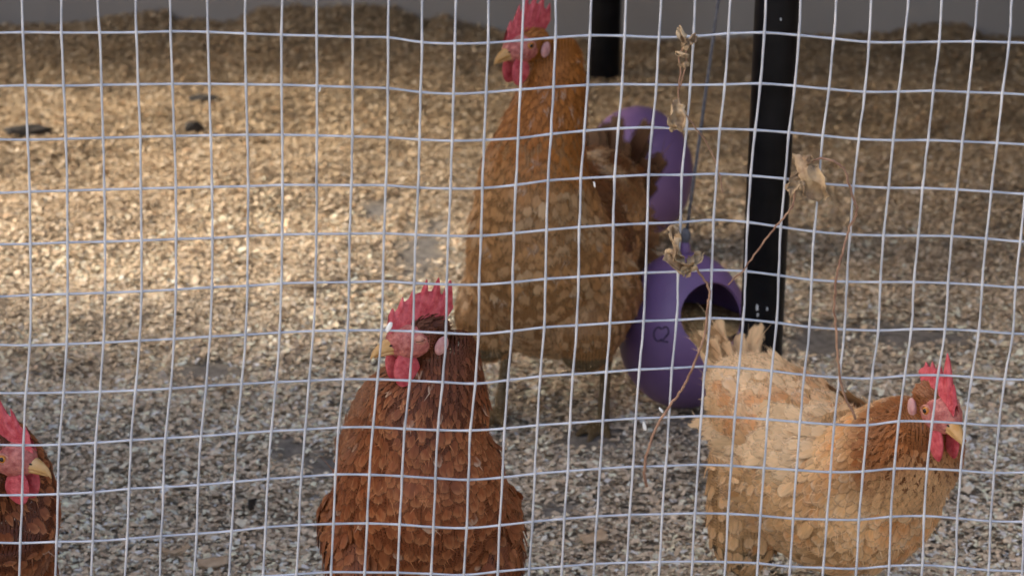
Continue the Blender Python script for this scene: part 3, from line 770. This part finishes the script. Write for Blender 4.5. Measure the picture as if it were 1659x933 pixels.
    for side in (-1, 1):
        vs_ = []
        for (a, bx, bz, hgt) in grid:
            for j in range(n2):
                v = j/(n2-1); th_ = (.0040*(1-v)**.8+.0010)*(.45+.55*math.sin(math.pi*min(1, max(0, .08+.84*a))))
                y = side*th_*(1 if v < 1 else .0)+comb_bend*v*v*.02+.0009*noise.noise(Vector((a*9, v*4, seed)))
                vs_.append(hp_(bx-(.012+comb_rake)*v*hgt/.03-.010*a*v, y, bz-.003+v*hgt))
        fs_ = []
        for i in range(n1):
            for j in range(n2-1):
                q = (i*n2+j, (i+1)*n2+j, (i+1)*n2+j+1, i*n2+j+1); fs_.append(q if side < 0 else q[::-1])
        cm.add(vs_, fs_)
    cm.build('comb', M['skin'], e, off=root, colors=False)
    # beak
    bk = MB(); nseg = 12; ln = 9
    def beak_half(mb_, pts, closed_low):
        vs_, fs_ = [], []
        for (x, z, wd, ht) in pts:
            for k in range(nseg):
                q = 2*math.pi*k/nseg; vs_.append(hp_(x, wd*math.cos(q), z+ht*math.sin(q)*(1 if (math.sin(q) > 0) != closed_low else .25)))
        for i in range(len(pts)-1):
            for k in range(nseg): fs_.append((i*nseg+k, i*nseg+(k+1) % nseg, (i+1)*nseg+(k+1) % nseg, (i+1)*nseg+k))
        fs_.append(tuple((len(pts)-1)*nseg+k for k in range(nseg))); mb_.add(vs_, fs_)
    beak_half(bk, [(.016, -.0030, .0088, .0085), (.022, -.0030, .0080, .0080), (.028, -.0032, .0066, .0070), (.033, -.0040, .0050, .0056), (.0375, -.0055, .0033, .0042), (.0405, -.0075, .0018, .0028), (.042, -.0098, .0006, .0012)], False)
    bo = bk.build('upper_beak', M['beak'], e, off=root, colors=False)
    nm_ = MB()
    for sd_ in (-1, 1): nm_.ellipsoid(hp_(.0255, sd_*.0063, .0010), .0018, .0009, .0008, frame=(hf, hl, hu), nu=10, nv=6)
    nm_.build('nostril', M['pupil'], bo, colors=False, off=root)
    bk = MB(); beak_half(bk, [(.016, -.0048, .0078, .0050), (.024, -.0050, .0066, .0046), (.031, -.0056, .0046, .0036), (.0365, -.0072, .0022, .0020), (.0385, -.0086, .0008, .0010)], True)
    bk.build('lower_beak', M['beak'], e, off=root, colors=False)
    for sd_ in (-1, 1):
        wt = MB()
        def drop(q): return Vector((q.x*(1-.22*q.z)+.10*math.sin(q.z*3), q.y*(1+.2*noise.noise(q*2.3)), q.z))
        fr = (hf*.97-hu*.1, (hl*sd_+hf*.25).normalized(), Vector((0, 0, 1)))
        wt.ellipsoid(hp_(.0135, sd_*.0078, -.010)+Vector((0, 0, -.0105)), .0120, .0032, .0165, frame=fr, nu=20, nv=14, fn=drop)
        wt.build('wattle', M['skin'], e, off=root, colors=False)
        lb = MB(); lb.ellipsoid(hp_(-.0155, sd_*.0150, -.0065), .0058, .0030, .0085, frame=((hf+hu*.5).normalized(), hl, (hu-hf*.5).normalized()), nu=16, nv=10, fn=bumpy)
        lb.build('earlobe', M['lobe'], e, off=root, colors=False)
        ec = hp_(.0035, sd_*.0135, .0035); on = (hl*sd_+hf*.22+hu*.08).normalized()
        ey = MB(); ey.ellipsoid(ec, .0044, .0044, .0044, nu=18, nv=12); eo = ey.build('eye', M['iris'] if not eye_closed else M['lid'], e, off=root, colors=False)
        px = on.cross(Vector((0, 0, 1))).normalized(); py = px.cross(on)
        if not eye_closed:
            pp = MB(); pp.ellipsoid(ec+on*.0030, .0024, .0024, .0017, frame=(px, py, on), nu=14, nv=8); pp.build('pupil', M['pupil'], eo, off=root, colors=False)
        ld = MB(); pts = [ec+on*.0021+(px*math.cos(q)*1.18+py*math.sin(q)*(.95 if not eye_closed else .5))*.0044 for q in np.linspace(0, 2*math.pi, 19)]
        ld.tube(pts, .0010, 6); ld.build('eyelid', M['lid'], eo, off=root, colors=False)
        if eye_closed:
            ld = MB(); pts = [ec+on*.0043+px*(u*.0032)+py*(-.0002-.0004*u)-on*(.0016*u*u) for u in np.linspace(-1, 1, 9)]
            ld.tube(pts, .00035, 6); ld.build('eye_slit', M['dung'], eo, off=root, colors=False)
    return e

RUF = dict(breast=(.215, .058, .017), belly=(.23, .08, .027), back=(.19, .058, .018), rump=(.20, .07, .022), neck=(.125, .032, .010), crown=(.075, .020, .008), wing=(.20, .062, .02), tail=(.13, .045, .018), tip=(.46, .20, .085), tipmix=.7, pale=.03)
BRN = dict(breast=(.44, .215, .075), belly=(.50, .31, .16), back=(.15, .05, .013), rump=(.13, .042, .012), neck=(.38, .13, .022), crown=(.34, .115, .02), wing=(.15, .058, .02), tail=(.055, .018, .006), tip=(.60, .36, .17), tipmix=.16, pale=.08, mottle=(.58, .38, .20))
BUF = dict(breast=(.68, .39, .17), belly=(.66, .40, .20), back=(.72, .48, .26), rump=(.68, .44, .23), neck=(.27, .092, .026), crown=(.20, .065, .02), wing=(.70, .46, .24), tail=(.66, .44, .24), tip=(.84, .64, .42), tipmix=.45, pale=.05, mottle=(.56, .21, .05))
r1 = pix(690, 700, 2.48)
hen('dark red-brown hen facing the mesh with its eye shut', (r1.x-.006, 2.475), R(-83), (674, 545), 2.385, (-.87, -.45, -.10), (.05, -.08, 1), 1.0, R(36), .85, .95, RUF, seed=3, eye_closed=True, tail=(.09, .02), tail_up=.3, comb_rake=-.004, comb_bend=-.1, wing_out=.80, shoulder=.86, comb_h=.9, neck_w=1.05, neck_back=.024, feather_scale=.88,
    teeth=[(.04, .52, .10), (.18, .70, .09), (.34, .84, .09), (.52, .98, .10), (.70, 1.0, .11), (.88, .92, .12)])
hen('tall brown hen standing upright with its neck stretched before the back post', (pixg(882, 655).x+.010, 3.225), R(-109), (850, 74), 3.14, (-.78, -.62, -.14), (0, 0, 1), 1.10, R(34), .88, .95, BRN, rear_deep=.8, shoulder=.93, lift_z=-.034, seed=5, eye_closed=False, fluff=1, tail=(.075, .030), tail_yaw=R(-30), tail_up=1.15, tail_fan=True, feather_scale=1.05, comb_h=1.1, neck_w=1.0, neck_back=.036, wing_len=.8, soft=True)
hen('pale buff hen turned sideways with its comb seen end on', (pix(1345, 800, 2.6).x, 2.64), R(-58), (1520, 662), 2.43, (.42, -.86, -.28), (.12, -.25, 1), .87, R(8), 1.0, .90, BUF, rear_deep=.80, lift_z=-.022, seed=8, fluff=1, tail=(.085, .030), tail_up=1.8, soft_rear=True, thigh_x=-.065, thigh_s=1.0, comb_h=1.1, comb_base=.34, feather_scale=.92, wing_len=.5, neck_w=1.15,
    teeth=[(.08, .50, .10), (.24, 1.0, .14), (.48, .55, .10), (.66, .46, .09), (.82, .36, .09)])
hen('red-brown hen with amber eye at the far left mesh, beak pointing along it', (pix(-88, 860, 2.47).x, 2.49), R(-56), (14, 737), 2.385, (.90, -.42, -.10), (0, -.05, 1), .93, R(14), .88, 1., RUF, seed=12, feather_scale=.88, neck_w=1.1)

# ------------------------------------------------------------------ dried vine caught in the mesh
VY = FY-.006
def leaf_mesh(mb, c, size, roll, axis_u, axis_v, seed, crumple=.5):
    n = 15; nrm = axis_u.cross(axis_v).normalized(); vs, fs = [], []
    for i in range(n):
        for j in range(n):
            u, v = 2*i/(n-1)-1, 2*j/(n-1)-1
            wv = max(.05, math.cos(v*1.35))*(1-.25*v); x = u*wv
            ang = x*roll; rr = 1/max(roll, .3)
            p = axis_u*(math.sin(ang)*rr)+nrm*((1-math.cos(ang))*rr)+axis_v*(v*1.25)
            nz = noise.noise_vector(Vector((u*1.7+seed*3.1, v*1.7, seed)))*crumple+noise.noise_vector(Vector((u*4+seed, v*4, 2.2*seed)))*crumple*.4
            vs.append(c+(p+nz)*size)
    for i in range(n-1):
        for j in range(n-1): fs.append((i*n+j, (i+1)*n+j, (i+1)*n+j+1, i*n+j+1))
    mb.add(vs, fs)
def vine(label, base_px, stems, leaves):
    b = pix(*base_px, VY); e = empty('dried_vine', b); tag(e, label, 'dried vine', 'dead vine bits caught in the mesh')
    for pts, r0, r1 in stems:
        P = [pix(x, y, VY+dy) for x, y, dy in pts]; cp = [Vector(q) for q in catmull(P, 6)]
        n = len(cp); cp = [q+Vector((rng.normal(0, .0003), rng.normal(0, .0003), rng.normal(0, .0003))) for q in cp]
        mb = MB(); mb.tube(cp, [1.05*(r0*(1-i/n)+r1*i/n) for i in range(n)], 7); mb.build('stem', M['stem'], e, off=b, colors=False)
    for (x, y, size, roll, rot, seed) in leaves:
        a = R(rot); U = Vector((math.cos(a), -.25, math.sin(a))).normalized(); V = Vector((-math.sin(a), .2, math.cos(a))).normalized()
        mb = MB(); leaf_mesh(mb, pix(x, y, VY-.004), size, roll, U, V, seed); o = mb.build('leaf', M['dryleaf'], e, off=b, colors=False)
        so = o.modifiers.new('thickness', 'SOLIDIFY'); so.thickness = .0003
vine('dead vine sprig with shrivelled curls hanging from the mesh before the back wall', (1103, 170),
     [([(1102, 60, 0), (1107, 75, -.003), (1100, 95, 0), (1103, 120, .001), (1099, 150, 0), (1106, 180, .002), (1128, 208, .004), (1150, 240, .004), (1166, 285, .003), (1171, 312, .003)], .0007, .0004),
      ([(1110, 78, -.004), (1112, 100, -.002), (1107, 122, -.003), (1102, 142, 0)], .0006, .0004)],
     [(1104, 58, .0052, 2.4, 20, 1.3), (1117, 68, .005, 2.2, -50, 2.7), (1106, 88, .0035, 3, 80, 7.1), (1108, 105, .003, 3, 100, 9.3), (1099, 188, .0085, 1.6, 10, 4.4), (1093, 203, .004, 1.8, -30, 5.9)])
vine('dead vine with a tightly rolled leaf and a long drooping tip over the purple feeder', (1120, 430),
     [([(1115, 415, -.002), (1132, 440, -.003), (1149, 468, -.003), (1147, 500, -.004), (1141, 545, -.004), (1122, 595, -.004), (1104, 632, -.004), (1083, 660, -.004), (1062, 695, -.003), (1048, 735, -.003), (1044, 765, -.002), (1048, 788, 0)], .0008, .0010),
      ([(1104, 632, -.004), (1109, 626, -.006)], .0009, .0004)],
     [(1097, 394, .0100, 3.2, 12, 3.7), (1101, 422, .0095, 2.2, 60, 8.8), (1122, 428, .0078, 2.6, -35, 6.1)])
vine('dead vine with a folded papery leaf and two arching stems beside the black post', (1305, 290),
     [([(1312, 262, 0), (1330, 257, -.003), (1352, 262, -.004), (1368, 276, -.005), (1378, 305, -.005), (1388, 343, -.004), (1376, 368, .0), (1367, 405, -.004), (1356, 445, -.005), (1352, 490, -.005), (1354, 525, -.004), (1357, 570, -.004), (1362, 610, .001), (1370, 645, .004), (1387, 678, .006)], .0008, .0009),
      ([(1288, 310, -.002), (1283, 335, -.003), (1262, 362, -.003), (1235, 395, -.001), (1208, 432, .002), (1180, 462, .004)], .0008, .0005)],
     [(1314, 290, .0125, 1.5, 25, 11.2), (1287, 297, .0065, 1.9, -40, 13.7), (1312, 262, .0035, 2.5, 0, 15.1)])

# ------------------------------------------------------------------ small things lying about
def lump(name, label, cat, px, a, b, hgt, mat, seed, group=None, yaw=0.):
    p = pixg(*px); z = float(hfield(p.x, p.y)); fr = (Vector((math.cos(yaw), math.sin(yaw), 0)), Vector((-math.sin(yaw), math.cos(yaw), 0)), Vector((0, 0, 1)))
    mb = MB(); mb.ellipsoid((0, 0, hgt*.4), a, b, hgt, frame=fr, nu=26, nv=16, fn=lambda q: q*(1+.30*noise.noise(q*1.6+Vector((seed, 0, 0)))+.12*noise.noise(q*5+Vector((0, seed, 0)))))
    o = mb.build(name, mat, None, colors=False); o.location = (p.x, p.y, z+.003); tag(o, label, cat, group); return o
lump('stone', 'long dark stone half sunk in the sunlit shavings', 'stone', (45, 226), .036, .016, .008, M['dung'], 3.3, yaw=.1)
lump('stone', 'flat dark lump with a pointed end lying below the wall', 'stone', (332, 168), .028, .014, .006, M['dung'], 6.1, yaw=-.2)
lump('dropping', 'small black dropping between the two dark stones', 'dropping', (314, 213), .014, .009, .010, M['dung'], 9.7)
def flat_piece(name, label, cat, px, ln, wd, yaw, tilt, mat, seed, curve=.15, group=None, point=False):
    p = pixg(*px); z = float(hfield(p.x, p.y)); n1, n2 = 10, 5; vs, fs = [], []
    for i in range(n1):
        for j in range(n2):
            u, v = 2*i/(n1-1)-1, 2*j/(n2-1)-1; ww = wd*(math.cos(u*1.3) if point else 1)*(1+.1*noise.noise(Vector((u*2, v, seed))))
            x = u*ln/2; y = v*ww/2
            vs.append(Vector((x, y, curve*ln*u*u*.5+.003*noise.noise(Vector((u*2, v*2, seed+4))))))
    for i in range(n1-1):
        for j in range(n2-1): fs.append((i*n2+j, (i+1)*n2+j, (i+1)*n2+j+1, i*n2+j+1))
    mb = MB(); mb.add(vs, fs); o = mb.build(name, mat, None, colors=False)
    o.location = (p.x, p.y, z+.009); o.rotation_euler = (tilt, -.1, yaw); so = o.modifiers.new('thickness', 'SOLIDIFY'); so.thickness = .0012
    tag(o, label, cat, group); return o
flat_piece('wood_chip', 'flat pinkish wood chip lying on the shavings between the two red-brown hens', 'wood chip', (345, 909), .030, .013, .08, .35, M['chip'], 1.0)
flat_piece('wood_chip', 'pale square wood chip in the shavings beside the dark hen', 'wood chip', (962, 876), .026, .016, .25, .25, M['chip'], 2.0)
flat_piece('wood_chip', 'long thin curled shaving close to the pinkish wood chip', 'wood chip', (285, 890), .028, .007, .2, .2, M['chip'], 3.0, .3)
flat_piece('dead_leaf', 'dark brown pointed leaf standing up in the shavings', 'dead leaf', (408, 818), .024, .010, 1.35, 1.1, M['dung'], 4.0, point=True)
flat_piece('dead_leaf', 'curled tan leaf lying flat in the sunlit shavings', 'dead leaf', (495, 475), .036, .016, .5, .4, M['dryleaf'], 6.0, point=True)
def fleck(px, a, b, rot, label, Y=None, group='white flecks stuck to the mesh'):
    c = pix(*px, Y or FY-.004); ca, sa = math.cos(R(rot)), math.sin(R(rot)); X = Vector((ca, 0, sa)); Zv = Vector((-sa, 0, ca))
    mb = MB(); mb.ellipsoid((0, 0, 0), a, .0008, b, frame=(X, Vector((0, 1, 0)), Zv), nu=12, nv=8, fn=lambda q: q*(1+.35*noise.noise(q*2+Vector((px[0], 0, 0)))))
    o = mb.build('white_fleck', M['white'], None, colors=False); o.location = c; tag(o, label, 'fleck', group)
fleck((630, 530), .0019, .0042, -28, 'bright white fleck stuck to the mesh before the closed-eyed hen\'s comb')
fleck((1044, 690), .0014, .0034, 10, 'bright white fleck on the mesh left of the drooping vine tip')
fleck((1071, 664), .0010, .0026, 40, 'tiny white fleck touching the drooping vine stem')
fleck((963, 299), .0007, .0022, 10, 'tiny pale fleck on the mesh before the tall hen\'s breast')
fleck((518, 145), .0008, .0020, -15, 'tiny pale fleck on a crossing of the mesh below the wall')
